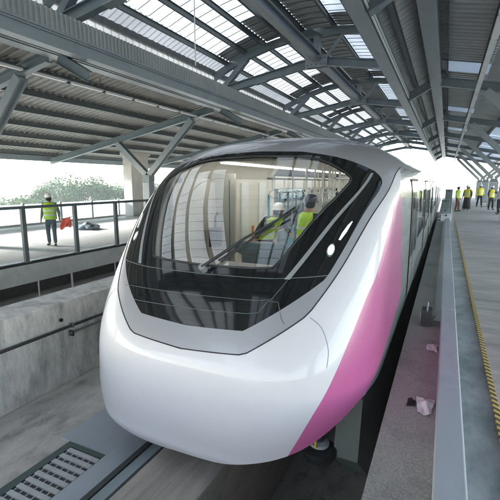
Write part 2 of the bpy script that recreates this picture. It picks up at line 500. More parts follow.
tb.children[0].data.transform(Matrix.Translation((0, 6.0, 0)))
obj("side_panel", MB().box(-0.205, -0.19, 5.9, 6.08, 0.03, 0.13), "white_cloth", tb, bevel=0.01)
obj("strap", MB().tube([(-0.12, 5.88, 0.18), (-0.12, 5.95, 0.27), (-0.12, 6.05, 0.27), (-0.12, 6.1, 0.18)], 0.012), "blue_bag", tb, smooth=60)

# ------------------------------------------------------------------ opposite platform barrier
br = empty("glass_barrier", (-9.05, 7, 0), "glazed barrier with dark grey posts along the opposite platform edge", "barrier")
obj("base_rail", MB().box(-9.10, -9.0, YB, 40, 0.0, 0.07), "rubber", br)
obj("top_rail", MB().box(-9.09, -9.01, YB, 40, 1.34, 1.41), "purlin", br, bevel=0.01)
ypost = [1.72 + 1.5 * k for k in range(18)]
for y in ypost:
    obj("post", MB().box(-9.09, -9.01, y - 0.05, y + 0.05, 0.05, 1.35).box(-9.14, -8.97, y - 0.08, y + 0.08, 0.05, 0.075), "purlin", br)
for a, b in zip(ypost[:-1], ypost[1:]):
    obj("glass_pane", MB().box(-9.055, -9.045, a + 0.05, b - 0.05, 0.09, 1.34), "clear", br)
for k in range(5):
    y = 4.45 + [0, 0.55, 2.0, 3.0, 4.6][k]
    o = obj("stub_pipe", MB().tube([(-9.02, y, -0.85), (-9.02, y, -0.46)], 0.02 + 0.008 * (k % 2)), "concrete_pale", smooth=50)
    tag(o, "pale stub pipe under the opposite platform edge, %s from the photo's left side" % ORD[k], "pipe", "stub pipes under the opposite platform")

pr = empty("parapet", (-17.4, 8, 0), "low frosted white parapet with grey posts behind the opposite platform", "parapet")
obj("base_kerb", MB().box(-17.5, -17.3, YB, YF, 0.0, 0.10), "concrete", pr)
y = -2.0
k = 0
while y < 60:
    obj("panel", MB().box(-17.42, -17.38, y + 0.06, y + 1.94, 0.12, 0.98), "frosted", pr)
    if k < 30: obj("post", MB().box(-17.44, -17.34, y - 0.05, y + 0.05, 0.10, 1.05), "steel_light", pr)
    y += 2.0; k += 1
pier = empty("concrete_pier", (-16.8, 18.8, 0), "pale concrete pier behind the forked column on the opposite platform", "pier")
obj("pier_body", MB().box(-17.15, -16.5, 18.25, 19.75, 0.0, 3.55), "concrete_pale", pier, bevel=0.03)
obj("pier_cap", MB().box(-17.25, -16.4, 18.15, 19.85, 3.553, 3.72), "concrete_pale", pier, bevel=0.02)
tp_ = crumple("tarpaulin_heap", (-13.7, 12.3, 0.0), (0.5, 0.42, 0.2), "tarp", 11, "low grey-blue tarpaulin heap on the opposite platform", "tarpaulin", flat=0.3)
pn = empty("outer_barrier", (7.9, 20, 0), "low glazed barrier with grey posts along the outer side of the near platform", "barrier")
for k in range(14):
    y = 4 + k * 4.0
    obj("panel", MB().box(7.88, 7.92, y + 0.06, y + 3.94, 0.1, 1.1), "clear", pn)
    obj("post", MB().box(7.85, 7.95, y - 0.05, y + 0.05, 0.0, 1.18), "steel", pn)

# ------------------------------------------------------------------ roof
FR = [-0.6 + 8.0 * k for k in range(8)]
YR0, YR1 = -15.5, 61.0
CXR = -4.7
def mir(x): return 2 * CXR - x
def corrugated(poly, y0, y1, pitch=0.25, h=0.035, flip=False):
    mb = MB(); ys = []
    y = y0
    while y < y1:
        ys += [(y, 0), (y + pitch * 0.5, 0), (y + pitch * 0.6, h), (y + pitch * 0.9, h)]
        y += pitch
    ys.append((y, 0))
    n = len(poly); vs_ = []; fs = []
    for (yy_, dz) in ys:
        for (x, z) in poly: vs_.append((x, yy_, z + dz))
    for i in range(len(ys) - 1):
        for k in range(n - 1):
            a = i * n + k
            fs.append((a, a + 1, a + 1 + n, a + n))
    mb.add(vs_, fs)
    return mb
def canopy_z(x):   # left canopy, height of the sheet
    return 5.30 - 0.19 * (-9.05 - x) if x < -9.05 else 5.30 - 0.40 * (x + 9.05)
def canopy(side):
    XR, XG, ZR = (-9.05, -7.74, 5.30) if side == 'far' else (-8.82, -7.84, 5.50)
    def canopy_z(x): return ZR - (ZR - 3.26) / (19.8 + XR) * (XR - x) if x < XR else ZR - 0.55 * (x - XR)
    XE = -19.8 if side == 'far' else -17.8
    f = (lambda x: x) if side == 'far' else mir
    lab = {"far": "corrugated metal canopy with dark purlins over the opposite platform", "near": "corrugated metal canopy with dark purlins over the near platform"}[side]
    e = empty("platform_canopy", (f(-12.9), 20, 4.5), lab, "canopy", "corrugated platform canopies")
    cp = lambda *xs: [(f(x), canopy_z(x) + 0.16) for x in xs]
    if side == 'far':
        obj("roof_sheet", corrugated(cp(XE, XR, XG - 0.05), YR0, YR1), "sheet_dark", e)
    else:
        obj("roof_sheet", corrugated(cp(XR, XG - 0.05), YR0, YR1), "sheet", e)
        obj("roof_sheet", corrugated(cp(-11.7, XR - 1.5), YR0, YR1), "sheet", e)
        for k in range(-2, 8):
            y0 = FR[0] + 8.0 * k
            obj("roof_sheet", corrugated(cp(XR - 1.5, XR), max(y0, YR0), y0 + 6.6), "sheet", e)
            obj("skylight_panel", MB().add([(x, y, z) for y in (y0 + 6.6, y0 + 8.0) for x, z in cp(XR - 1.5, XR)], [(0, 1, 3, 2)]), "skylight", e)
            obj("skylight_panel", MB().add([(x, y, z) for y in (y0 + 0.02, y0 + 7.98) for x, z in cp(XE, -11.7)], [(0, 1, 3, 2)]), "skylight", e)  # unseen outer skylights, added to brighten platform and ledge
    x = XE + 0.6
    while x < -9.2:
        obj("purlin", MB().ibeam((f(x), YR0, canopy_z(x) + 0.05), (f(x), YR1, canopy_z(x) + 0.05), 0.10, 0.19, t=0.014), "purlin", e)
        x += 1.42
    obj("purlin", MB().ibeam((f(XR + 0.6), YR0, canopy_z(XR + 0.6) + 0.05), (f(XR + 0.6), YR1, canopy_z(XR + 0.6) + 0.05), 0.09, 0.16, t=0.014), "purlin", e)
    obj("eave_beam", MB().box(min(f(XE - 0.15), f(XE + 0.1)), max(f(XE - 0.15), f(XE + 0.1)), YR0, YR1, canopy_z(XE) - 0.14, canopy_z(XE) + 0.24), "steel", e)
    obj("ridge_beam", MB().ibeam((f(XR), YR0, ZR - 0.08), (f(XR), YR1, ZR - 0.08), 0.34, 0.34, t=0.025), "steel_light", e)
    a, b = sorted((f(XG - 0.12), f(XG + 0.14)))
    obj("gutter_beam", MB().box(a, b, YR0, YR1, 4.76, 5.0).box(a - 0.03, b + 0.03, YR0, YR1, 5.005, 5.045).box(a - 0.0, b + 0.05, YR0, YR1, 5.05, 5.10), "steel_light", e)
    obj("conduit", MB().tube([(f(XG - 0.16), YR0, 4.84), (f(XG - 0.16), YR1, 4.84)], 0.025, 8).tube([(f(XG - 0.17), YR0, 4.92), (f(XG - 0.17), YR1, 4.92)], 0.018, 8), "parapet", e, smooth=60)
    cl = MB(); y = YR0; vs_ = []; fs = []; n = 0
    sgn = 1 if side == 'far' else -1
    x0 = f(XG + 0.08)
    while y < YR1:
        for dy, dx in ((0, 0), (0.05, 0), (0.065, 0.03), (0.105, 0.03)):
            vs_ += [(x0 + sgn * dx, y + dy, 5.10), (x0 + sgn * dx, y + dy, 5.52)]
        y += 0.12
    for i in range(len(vs_) // 2 - 1): fs.append((2 * i, 2 * i + 2, 2 * i + 3, 2 * i + 1))
    obj("ribbed_cladding", cl.add(vs_, fs), "cladding", e)
    return e
canopy('far'); canopy('near')

def arch_z(x): return 7.55 - 0.055 * (x + 4.7) ** 2
cr = empty("skylight_roof", (CXR, 20, 7.5), "raised arched roof with white translucent panels above both tracks", "roof")
def arch_poly(x0, x1, n=5, dz=0.2): return [(x0 + (x1 - x0) * i / n, arch_z(x0 + (x1 - x0) * i / n) + dz) for i in range(n + 1)]
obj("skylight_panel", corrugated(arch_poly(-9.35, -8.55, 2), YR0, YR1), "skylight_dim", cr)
obj("metal_sheet", corrugated(arch_poly(-5.3, -4.1, 4), YR0, YR1), "sheet", cr)
obj("skylight_panel", corrugated(arch_poly(-0.85, -0.05, 2), YR0, YR1), "skylight", cr)
for k in range(-2, 8):
    y0 = -0.6 + 8.0 * k
    for (a, b) in ((-8.55, -6.9), (-6.9, -5.3), (-4.1, -2.5), (-2.5, -0.85)):
        s0, s1 = (y0 + 0.4, y0 + 7.2) if (a, b) != (-6.9, -5.3) else (y0 + 0.1, y0 + 6.0)
        if s0 < YR0: continue
        mb = MB(); p = arch_poly(a + 0.03, b - 0.03, 4)
        vs_ = [(x, yv, z) for yv in (s0, s1) for (x, z) in p]
        mb.add(vs_, [(i, i + 1, i + 6, i + 5) for i in range(4)])
        obj("skylight_panel", mb, "skylight", cr, smooth=60)
        obj("metal_sheet", corrugated(arch_poly(a, b, 4), s1, min(s0 + 8.0, YR1)), "sheet", cr)
for x in (-9.25, -8.55, -7.7, -6.9, -6.1, -5.3, -4.1, -3.3, -2.5, -1.7, -0.85, -0.15):
    obj("purlin", MB().ibeam((x, YR0, arch_z(x) + 0.08), (x, YR1, arch_z(x) + 0.08), 0.08, 0.18, t=0.014), "purlin", cr)
wire = MB()
y = YR0
while y < YR1:
    p = arch_poly(-8.5, -0.9, 10, 0.185)
    wire.tube([(x, y, z) for x, z in p], 0.012, 4, False)
    y += 0.49
w = obj("wire_mesh", wire, "purlin", cr)
obj("ridge_beam", MB().ibeam((CXR, YR0, 6.56), (CXR, YR1, 6.56), 0.24, 0.34, t=0.03), "steel_light", cr)

for sg in (-1, 1):
    cl = MB(); vs_ = []; fs = []; y = YR0
    xw = CXR + sg * 4.45
    while y < YR1:
        for dy, dx in ((0, 0), (0.12, 0), (0.15, 0.03), (0.27, 0.03)):
            vs_ += [(xw + dx, y + dy, 5.42), (xw + dx, y + dy, 6.62)]
        y += 0.3
    for i in range(len(vs_) // 2 - 1): fs.append((2 * i, 2 * i + 2, 2 * i + 3, 2 * i + 1))
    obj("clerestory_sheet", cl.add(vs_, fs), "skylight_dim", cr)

def truss():
    t = empty("roof_truss", (CXR, 0, 6.0))
    obj("lower_chord", MB().ibeam((-9.0, 0, 5.72), (CXR - 0.13, 0, 6.42), 0.2, 0.3, t=0.025).ibeam((CXR + 0.13, 0, 6.42), (-0.4, 0, 5.72), 0.2, 0.3, t=0.025), "steel", t)
    m_ = MB()
    xs = [-9.3 + 9.2 * i / 10 for i in range(11)]
    for a, b in zip(xs[:-1], xs[1:]): m_.bar((a, 0, arch_z(a) - 0.12), (b, 0, arch_z(b) - 0.12), 0.18, 0.26)
    obj("upper_chord", m_, "steel", t)
    obj("king_post", MB().bar((CXR, 0, 6.68), (CXR, 0, 7.3), 0.22, 0.22, (0, 1, 0)), "steel_light", t)
    for s in (-1, 1):
        for (a, za, b, zb) in ((4.05, 5.82, 2.9, arch_z(CXR + 2.9) - 0.2),):
            obj("strut", MB().bar((CXR + s * a, 0, za), (CXR + s * b, 0, zb), 0.2, 0.2, (0, 1, 0)), "steel", t)
        obj("web", MB().bar((CXR + s * 0.35, 0, 6.55), (CXR + s * 1.0, 0, arch_z(CXR + 1) - 0.2), 0.09, 0.09, (0, 1, 0)), "steel_light", t)
        obj("stub_post", MB().bar((CXR + s * 4.3, 0, 5.36), (CXR + s * 4.3, 0, 5.66), 0.18, 0.18, (0, 1, 0)), "steel", t)
    obj("gusset_plate", MB().box(CXR - 0.42, CXR + 0.42, -0.115, -0.10, 6.2, 6.62).box(CXR - 0.42, CXR + 0.42, 0.10, 0.115, 6.2, 6.62), "steel_light", t)
    bl = MB()
    for ix in range(5):
        for iz in range(2):
            x_, z_ = CXR - 0.34 + ix * 0.17, 6.30 + iz * 0.2
            bl.tube([(x_, -0.135, z_), (x_, -0.115, z_)], 0.022, 6)
    obj("bolts", bl, "purlin", t)
    for s in (-1, 1):
        obj("splice_plate", MB().bar((CXR + s * 2.0, 0, 6.42 - 1.87 * 0.1676 - 0.16), (CXR + s * 2.5, 0, 6.42 - 2.37 * 0.1676 - 0.16), 0.26, 0.025), "steel_light", t)
    return t
def column(side):
    f = (lambda x: x) if side == 'far' else mir
    XR, XG, ZR = (-9.05, -7.74, 5.30) if side == 'far' else (-8.82, -7.84, 5.50)
    def canopy_z(x): return ZR - (ZR - 3.26) / (19.8 + XR) * (XR - x) if x < XR else ZR - 0.55 * (x - XR)
    c = empty("support_column", (f(-12.9), 0, 0))
    hw = 0.2 if side == 'far' else 0.34
    m_ = MB().box(f(-12.9) - hw, f(-12.9) + hw, -hw, hw, 0, 2.0)
    obj("shaft", m_, "steel_light", c, bevel=0.03)
    obj("collar", MB().extrude_poly([(f(-12.9) - hw, 2.002), (f(-12.9) + hw, 2.002), (f(-12.9) + 0.22, 2.32), (f(-12.9) - 0.22, 2.32)], 'Y', -0.2, 0.2), "steel", c)
    for xt in (-14.7, -10.3):
        zt = canopy_z(xt) - 0.36
        obj("arm", MB().ibeam((f(-12.9) + (f(xt) - f(-12.9)) * 0.04, 0, 2.34), (f(xt), 0, zt), 0.26, 0.26, (0, 1, 0), t=0.03), "steel_light", c)
    obj("rafter", MB().ibeam((f(-19.68 if side == 'far' else -17.68), 0, canopy_z(-19.68 if side == 'far' else -17.68) - 0.2), (f(XR - 0.18), 0, canopy_z(XR - 0.18) - 0.2), 0.2, 0.28, t=0.022).ibeam((f(XR + 0.18), 0, canopy_z(XR + 0.18) - 0.2), (f(XG - 0.14), 0, canopy_z(XG - 0.14) - 0.2), 0.18, 0.26, t=0.022), "steel", c)
    return c
t0 = truss(); cf = column('far'); cn = column('near')
for k, y in enumerate(FR):
    for src, noun, grp, cat in ((t0, "arched steel roof truss over the tracks", "roof trusses over the tracks", "truss"),
                                (cf, "forked column on the opposite platform", "forked columns on the opposite platform", "column"),
                                (cn, "forked column on the near platform", "forked columns on the near platform", "column")):
        o = src if k == 0 else copy_tree(src)
        o.location.y = y
        tag(o, "%s, %s from the camera" % (noun, ORD[k]), cat, grp)
for side in ('far', 'near'):
    f = (lambda x: x) if side == 'far' else mir
    tr = empty("cable_tray", (f(-10.05), 10, 4.85), "pale cable tray hung under the %s platform canopy" % ("opposite" if side == 'far' else "near"), "cable tray", "hung cable trays")
    m_ = MB(); y = YR0
    while y < YR1:
        m_.box(f(-10.05) - 0.06, f(-10.05) + 0.06, y, y + 1.15, 4.80, 4.86)
        y += 1.35
    obj("tray", m_, "parapet", tr)
    for k in range(8):
        obj("hanger", MB().tube([(f(-10.05), FR[k] + 2.5, 4.86), (f(-10.05), FR[k] + 2.5, canopy_z(-10.05) + 0.1)], 0.012, 6), "purlin", tr)
    obj("carrier", MB().box(f(-10.05) - 0.03, f(-10.05) + 0.03, YR0, YR1, 4.862, 4.90), "purlin", tr)
for k, (x, y, z0) in enumerate(((-13.6, 8.0, 2.0), (-7.2, 11.0, 5.5))):
    o = obj("drop_pipe", MB().tube([(x, y, z0), (x, y, (canopy_z(x) if x < -9 else arch_z(x)) + 0.15)], 0.018, 8), "parapet", smooth=50)
    tag(o, ["thin white drop pipe hanging under the opposite platform canopy", "thin white drop pipe hanging under the skylight panels"][k], "pipe")

# ------------------------------------------------------------------ the monorail train
CX = -2.05
SEC = [(-1.20, 1.40, 3.30, 0.9, 3.0), (-0.58, 1.56, 2.78, 1.02, 3.1), (-0.35, 1.585, 2.715, 1.08, 3.2), (0.00, 1.58, 2.70, 1.10, 3.2), (0.40, 1.585, 2.76, 1.08, 3.2),
       (0.80, 1.585, 2.98, 1.00, 3.3), (1.20, 1.585, 3.28, 0.92, 3.5), (1.60, 1.58, 3.64, 0.86, 3.8), (1.90, 1.565, 3.96, 0.85, 4.0), (2.15, 1.49, 4.24, 0.88, 4.0),
       (2.36, 1.29, 4.55, 0.95, 3.8), (2.50, 0.97, 4.98, 1.1, 3.4), (2.585, 0.53, 5.6, 1.2, 3.0), (2.62, 0.0, 6.5, 1.2, 3.0)]
YE = 8.5
_p = [[2 * a - b for a, b in zip(SEC[0], SEC[1])]] + [list(r) for r in SEC] + [[2 * a - b for a, b in zip(SEC[-1], SEC[-2])]]
def sec(v):
    v = min(max(v, 0), len(SEC) - 1.0001); i = int(v); t = v - i
    p0, p1, p2, p3 = _p[i], _p[i + 1], _p[i + 2], _p[i + 3]
    return [.5 * (2 * b + (c - a) * t + (2 * a - 5 * b + 4 * c - d) * t * t + (3 * b - a - 3 * c + d) * t ** 3) for a, b, c, d in zip(p0, p1, p2, p3)]
def S(u, v):
    z, W, Y0, L, P = sec(v)
    W = max(W, 0)
    a = abs(u); sg = 1 if u >= 0 else -1
    if a < 1:
        s = 1 - (1 - a) ** 2
        y = Y0 + 1.33 * L * (1 - max(1 - s ** P, 0) ** (1 / 2.8))
    else:
        s = 1.0; L *= 1.33; y = (Y0 + L) + (a - 1) * (YE - Y0 - L)
    return Vector((CX + sg * W * s, y, z))
def SN(u, v):
    e = 0.004
    va, vb = max(v - e, 0), min(v + e, 12.99)
    du = S(u + e, v) - S(u - e, v); dv = S(u, vb) - S(u, va)
    n = du.cross(dv)
    if n.length < 1e-9: return Vector((0, 0, 1))
    n.normalize()
    c = S(u, v)
    if n.dot(c - Vector((CX, 8.0, 0.9))) < 0: n = -n
    return n
VS = 0.18      # v is scaled so that the parameter plane is roughly isotropic
def densify(pts, step=0.03, closed=False):
    out = []
    n = len(pts)
    for i in range(n if closed else n - 1):
        a, b = pts[i], pts[(i + 1) % n]
        l = math.hypot(b[0] - a[0], (b[1] - a[1]) * VS)
        k = max(1, int(l / step))
        for j in range(k): out.append((a[0] + (b[0] - a[0]) * j / k, a[1] + (b[1] - a[1]) * j / k))
    if not closed: out.append(pts[-1])
    return out
def smooth_path(pts, n=8):
    out = []
    for i in range(len(pts) - 1):
        p0 = pts[max(i - 1, 0)]; p1 = pts[i]; p2 = pts[i + 1]; p3 = pts[min(i + 2, len(pts) - 1)]
        for j in range(n):
            t = j / n
            out.append(tuple(.5 * (2 * b + (c - a) * t + (2 * a - 5 * b + 4 * c - d) * t * t + (3 * b - a - 3 * c + d) * t ** 3) for a, b, c, d in zip(p0, p1, p2, p3)))
    out.append(pts[-1])
    return out
def mirror_closed(half):   # half runs from u=0 to u=0 on the right side
    return half + [(-u, v) for u, v in reversed(half) if u > 1e-6]
WIN = mirror_closed([(0, 5.90), (0.16, 5.93)] + smooth_path([(0.235, 5.97), (0.262, 6.10), (0.375, 7.15), (0.482, 8.1), (0.497, 8.34), (0.47, 8.6), (0.34, 9.17), (0.2, 9.42)], 5) + [(0, 9.50)])
MASK = mirror_closed([(0, 4.66), (0.195, 4.73)] + [(0.215, 4.80), (0.47, 5.77)] + smooth_path([(0.485, 5.88), (0.55, 6.5), (0.635, 7.35), (0.725, 8.2), (0.66, 8.68)], 5) + smooth_path([(0.56, 8.98), (0.42, 9.35), (0.22, 9.70)], 4) + [(0, 9.80)])
BAND = [(0, 4.20), (0.20, 4.29), (0.225, 4.34), (0.415, 5.06)] + smooth_path([(0.44, 5.2), (0.53, 5.88), (0.615, 6.6), (0.683, 7.15), (0.80, 7.95), (0.90, 8.6), (1.06, 9.02)], 5) + [(2.0, 9.05)]
PINK = smooth_path([(0.385, 1.85), (0.41, 2.26), (0.493, 3.06), (0.578, 3.78), (0.723, 5.26), (0.783, 5.68), (0.845, 6.48), (0.935, 7.74)], 6) + smooth_path([(1.01, 7.72), (1.135, 6.86), (1.26, 5.5), (1.34, 4.3), (1.29, 3.92)], 6) + smooth_path([(1.147, 3.72), (0.993, 3.5), (0.81, 3.19), (0.643, 2.87)], 5)
BOT = smooth_path([(0, 1.15), (0.15, 1.30), (0.30, 1.85), (0.455, 2.32), (0.643, 2.86), (0.81, 3.16), (1.1, 3.2)], 5) + [(2.0, 3.2)]
BOTL = smooth_path([(0, 1.15), (0.15, 1.06), (0.30, 1.18), (0.40, 1.5), (0.50, 2.2), (0.643, 2.80), (0.81, 3.12), (1.1, 3.2)], 5) + [(2.0, 3.2)]
def poly_in(p, poly):
    x, y = p; c = False; n = len(poly); j = n - 1
    for i in range(n):
        xi, yi = poly[i]; xj, yj = poly[j]
        if (yi > y) != (yj > y) and x < (xj - xi) * (y - yi) / (yj - yi) + xi: c = not c
        j = i
    return c
def build_nose():
    pts = []; edges = []; idx = {}
    def addp(p):
        k = (round(p[0], 4), round(p[1], 3))
        if k not in idx:
            idx[k] = len(pts); pts.append(Vector((p[0], p[1] * VS)))
        return idx[k]
    def addline(path, closed=False):
        d = densify(path, 0.022, closed)
        ids = [addp(p) for p in d]
        for a, b in zip(ids[:-1], ids[1:]):
            if a != b: edges.append((a, b))
        if closed and ids[-1] != ids[0]: edges.append((ids[-1], ids[0]))
    both = lambda path: (path, [(-u, v) for u, v in path])
    addline(WIN, True); addline(MASK, True)
    for p in both(BAND): addline(p)
    addline(PINK, True)
    addline(BOT); addline([(-u, v) for u, v in BOTL])
    for p in both([(1.29, 3.92), (1.35, 3.75), (1.45, 3.62), (2.0, 3.6)]): addline(p)
    for p in both([(0.98, 7.74), (1.0, 8.4), (1.06, 9.02)]): addline(p)
    for s in (-2, 2): addline([(s, 3.2), (s, 12.98)])
    addline([(-2, 12.98), (2, 12.98)])
    u = -2.0
    while u <= 2.0001:
        v = 1.0
        while v < 13:
            if abs(abs(u) - 2) > 0.01 and v < 12.95: addp((u + 0.0007, v + 0.003))
            v += 0.16
        u += 0.03 if abs(u) < 1.05 else 0.06
    res = delaunay_2d_cdt(pts, edges, [], 0, 1e-5)
    V, F = res[0], res[2]
    band_poly = BAND + [(2.0, 13.2), (0, 13.2)]
    bot_poly = [(0, 0.2)] + BOT + [(2.1, 3.2), (2.1, 0.2)]
    bot_left = [(0, 0.2)] + BOTL + [(2.1, 3.2), (2.1, 0.2)]
    zones = {k: [] for k in ("windscreen", "front_mask", "silver_shell", "livery_panel", "nose_shell", "side_panel", "sill_panel")}
    for f in F:
        c = sum((V[i] for i in f), Vector((0, 0))) / len(f)
        p = (abs(c[0]), c[1] / VS)
        if poly_in(p, bot_poly if c[0] > 0 else bot_left): continue
        if poly_in(p, WIN): z = "windscreen"
        elif poly_in(p, MASK): z = "front_mask"
        elif poly_in(p, band_poly): z = "silver_shell"
        elif c[0] > 0 and poly_in(p, PINK): z = "livery_panel"
        elif p[0] > 1.05 and p[1] < 3.6 + max(0, (1.45 - p[0])) * 1.2: z = "sill_panel"
        elif p[0] > 0.8 and p[1] < 3.5: z = "sill_panel"
        elif p[0] > 1.02: z = "side_panel"
        else: z = "nose_shell"
        zones[z].append(f)
    return V, zones
train = empty("monorail_train", (CX, 3, -0.9), "white-nosed monorail train with black windscreen mask and magenta side", "train")
def uv_mesh(name, V, F, m, parent, off=0.0):
    used = sorted({i for f in F for i in f}); mp = {i: k for k, i in enumerate(used)}
    L0 = Vector(roots(parent).location)
    uvs = [(V[i][0], V[i][1] / VS) for i in used]
    nr = [SN(u, v) for u, v in uvs]
    co = [S(u, v) + n * off - L0 for (u, v), n in zip(uvs, nr)]
    fs = []
    for f in F:
        a, b, c = [mp[i] for i in f][:3]
        nn = (co[b] - co[a]).cross(co[c] - co[a])
        ff = [mp[i] for i in f]
        if nn.dot(nr[a]) < 0: ff.reverse()
        fs.append(ff)
    me = bpy.data.meshes.new(name); me.from_pydata(co, [], fs); me.update()
    for p in me.polygons: p.use_smooth = True
    me.normals_split_custom_set_from_vertices([tuple(n) for n in nr])
    o = bpy.data.objects.new(name, me); scene.collection.objects.link(o); o.parent = parent
    me.materials.append(M[m])
    return o
NV, NZ = build_nose()
zone_obj = {}
for z, m in (("windscreen", "glass"), ("front_mask", "black"), ("silver_shell", "silver"), ("livery_panel", "pink"), ("nose_shell", "white"), ("side_panel", "side"), ("sill_panel", "sill")):
    if z in ("side_panel", "sill_panel"):
        for sg in (-1, 1):
            zone_obj[z] = uv_mesh(z, NV, [f for f in NZ[z] if NV[f[0]][0] * sg > 0], m, train)
    else:
        zone_obj[z] = uv_mesh(z, NV, NZ[z], m, train)
def surf_tube(name, path, r, m, parent, off=0.0, n=6):
    d = densify(path, 0.015)
    return obj(name, MB().tube([S(u, v) + SN(u, v) * off for u, v in d], r, n), m, parent, smooth=60)
# outline of the silver band and window gasket
surf_tube("band_seam", [(-u, v) for u, v in reversed(BAND)] + BAND[1:], 0.006, "rubber", train, 0.0)
surf_tube("window_gasket", WIN + WIN[:1], 0.012, "rubber", train, 0.0)
mk = zone_obj["front_mask"]
surf_tube("panel_seam", [(-0.47, 5.76), (-0.25, 5.72), (0, 5.72), (0.25, 5.76), (0.48, 5.86)], 0.004, "purlin", mk, 0.0)
surf_tube("panel_seam", [(-0.36, 5.22), (-0.3, 5.25), (0, 5.28), (0.22, 5.32), (0.27, 5.36), (0.315, 5.75)], 0.003, "purlin", mk, 0.0)
surf_tube("panel_seam", [(-0.26, 4.97), (0, 5.0), (0.2, 5.06), (0.235, 5.1), (0.26, 5.33), (0.30, 5.32), (0.325, 5.02), (0.34, 4.93)], 0.003, "purlin", mk, 0.0)
for s in (-1, 1):
    def strip(path, w, nm, m_, par, off=0.004):
        d = densify(path, 0.02); vs_ = []; fs = []
        for u, v in d:
            for k in (-1, 1):
                vs_.append(S(s * (u + k * w), v) + SN(s * (u + k * w), v) * off)
        for i in range(len(d) - 1): fs.append((2 * i, 2 * i + 1, 2 * i + 3, 2 * i + 2))
        return obj(nm, MB().add(vs_, fs), m_, par, smooth=60)
    strip([(0.312, 5.76), (0.45, 6.95), (0.60, 8.2), (0.638, 8.58)], 0.011, "pillar_trim", "seam", mk)
    surf_tube("nose_seam", smooth_path([(s * 0.44, 5.06), (s * 0.50, 4.85), (s * 0.545, 4.45), (s * 0.55, 4.1)]), 0.003, "seam", zone_obj["nose_shell"])
    # headlamps: a housing and two lit lenses set in the mask
    def blob(cu, cv, ru, rv, n=20, off=0.006):
        vs_ = [S(s * cu, cv) + SN(s * cu, cv) * (off + 0.008)]
        for rr in (0.6, 1.0):
            for k in range(n):
                t = 2 * pi * k / n
                u, v = cu + ru * rr * cos(t), cv + rv * rr * sin(t)
                vs_.append(S(s * u, v) + SN(s * u, v) * (off + 0.008 * (1 - rr)))
        fs = [(0, 1 + k, 1 + (k + 1) % n) for k in range(n)] + [(1 + k, 1 + n + k, 1 + n + (k + 1) % n, 1 + (k + 1) % n) for k in range(n)]
        return MB().add(vs_, fs)
    hl = obj("headlight", blob(0.472, 6.36, 0.016, 0.105), "lamp", train, smooth=180)
    obj("bezel", blob(0.472, 6.36, 0.026, 0.17, off=-0.002), "purlin", hl, smooth=180)
    q = [(0.499, 6.56), (0.510, 6.55), (0.534, 6.72), (0.556, 6.96), (0.551, 6.97), (0.533, 6.88), (0.510, 6.70)]
    vs_ = [S(s * u, v) + SN(s * u, v) * 0.006 for u, v in q]
    obj("running_light", MB().add(vs_, [tuple(range(len(q)))]), "lamp", train)

# wiper
wpv = obj("wiper", MB().tube([S(0.0, 5.80) + SN(0, 5.8) * 0.0, S(0.0, 5.80) + SN(0, 5.8) * 0.07], 0.035, 12), "seam", train, smooth=40)
a0 = S(0.0, 5.80) + SN(0, 5.8) * 0.06
a1 = S(0.25, 7.08) + SN(0.25, 7.08) * 0.045
obj("arm", MB().tube([a0, a0.lerp(a1, 0.5) + Vector((0, -0.015, 0.02)), a1], [0.017, 0.013, 0.010], 8), "plastic_black", wpv, smooth=60)
b0 = S(0.045, 5.98) + SN(0.05, 6) * 0.04
obj("link", MB().tube([b0, b0.lerp(a1, 0.8) + Vector((0.0, -0.01, -0.02))], 0.009, 8), "plastic_black", wpv, smooth=60)
obj("blade", MB().tube([S(0.05 + 0.215 * i / 10, 5.97 + 1.33 * i / 10) + SN(0.05 + 0.215 * i / 10, 5.97 + 1.33 * i / 10) * 0.02 for i in range(11)], 0.012, 6), "rubber", wpv, smooth=60)

# doors and windows along the side facing the platform, car bodies behind
def vz(z):     # section parameter whose height is z
    lo, hi = 0.0, 13.0
    for _ in range(40):
        m_ = (lo + hi) / 2
        if sec(m_)[0] < z: lo = m_
        else: hi = m_
    return (lo + hi) / 2
def side_patch(y0, y1, z0, z1, s=1, off=0.0, n=10, mb=None):
    mb = mb or MB(); vs_ = []; fs = []
    for i in range(n + 1):
        v = vz(z0 + (z1 - z0) * i / n); z, W = sec(v)[:2]
        for y in (y0, y1): vs_.append((CX + s * (W + off), y, z))
    for i in range(n): fs.append((2 * i, 2 * i + 1, 2 * i + 3, 2 * i + 2))
    return mb.add(vs_, fs)
def roof_patch(y0, y1, v0=9.05, n=14):
    vs_ = []; fs = []; pr = []
    for i in range(n + 1):
        z, W = sec(v0 + (12.999 - v0) * i / n)[:2]; pr.append((CX + max(W, 0), z))
    pr = pr + [(2 * CX - x, z) for x, z in reversed(pr[:-1])]
    for x, z in pr: vs_ += [(x, y0, z), (x, y1, z)]
    for i in range(len(pr) - 1): fs.append((2 * i, 2 * i + 1, 2 * i + 3, 2 * i + 2))
    return MB().add(vs_, fs)
zr = sec(9.05)[0]
def door(y0, y1, parent, s=1):
    d = obj("door", side_patch(y0, y1, 0.12, 1.98, s, 0.012), "side", parent, smooth=60)
    g = MB()
    for a in (y0, (y0 + y1) / 2 - 0.006, y1 - 0.0):
        side_patch(a - 0.022, a + 0.022, 0.10, 2.0, s, 0.018, mb=g)
    side_patch(y0, y1, 1.98, 2.02, s, 0.018, 2, mb=g)
    obj("gasket", g, "rubber", d, smooth=60)
    for a, b in ((y0 + 0.12, (y0 + y1) / 2 - 0.1), ((y0 + y1) / 2 + 0.1, y1 - 0.12)):
        obj("window", side_patch(a, b, 0.75, 1.80, s, 0.017), "black", d, smooth=60)
    return d
door(6.75, 8.2, train)
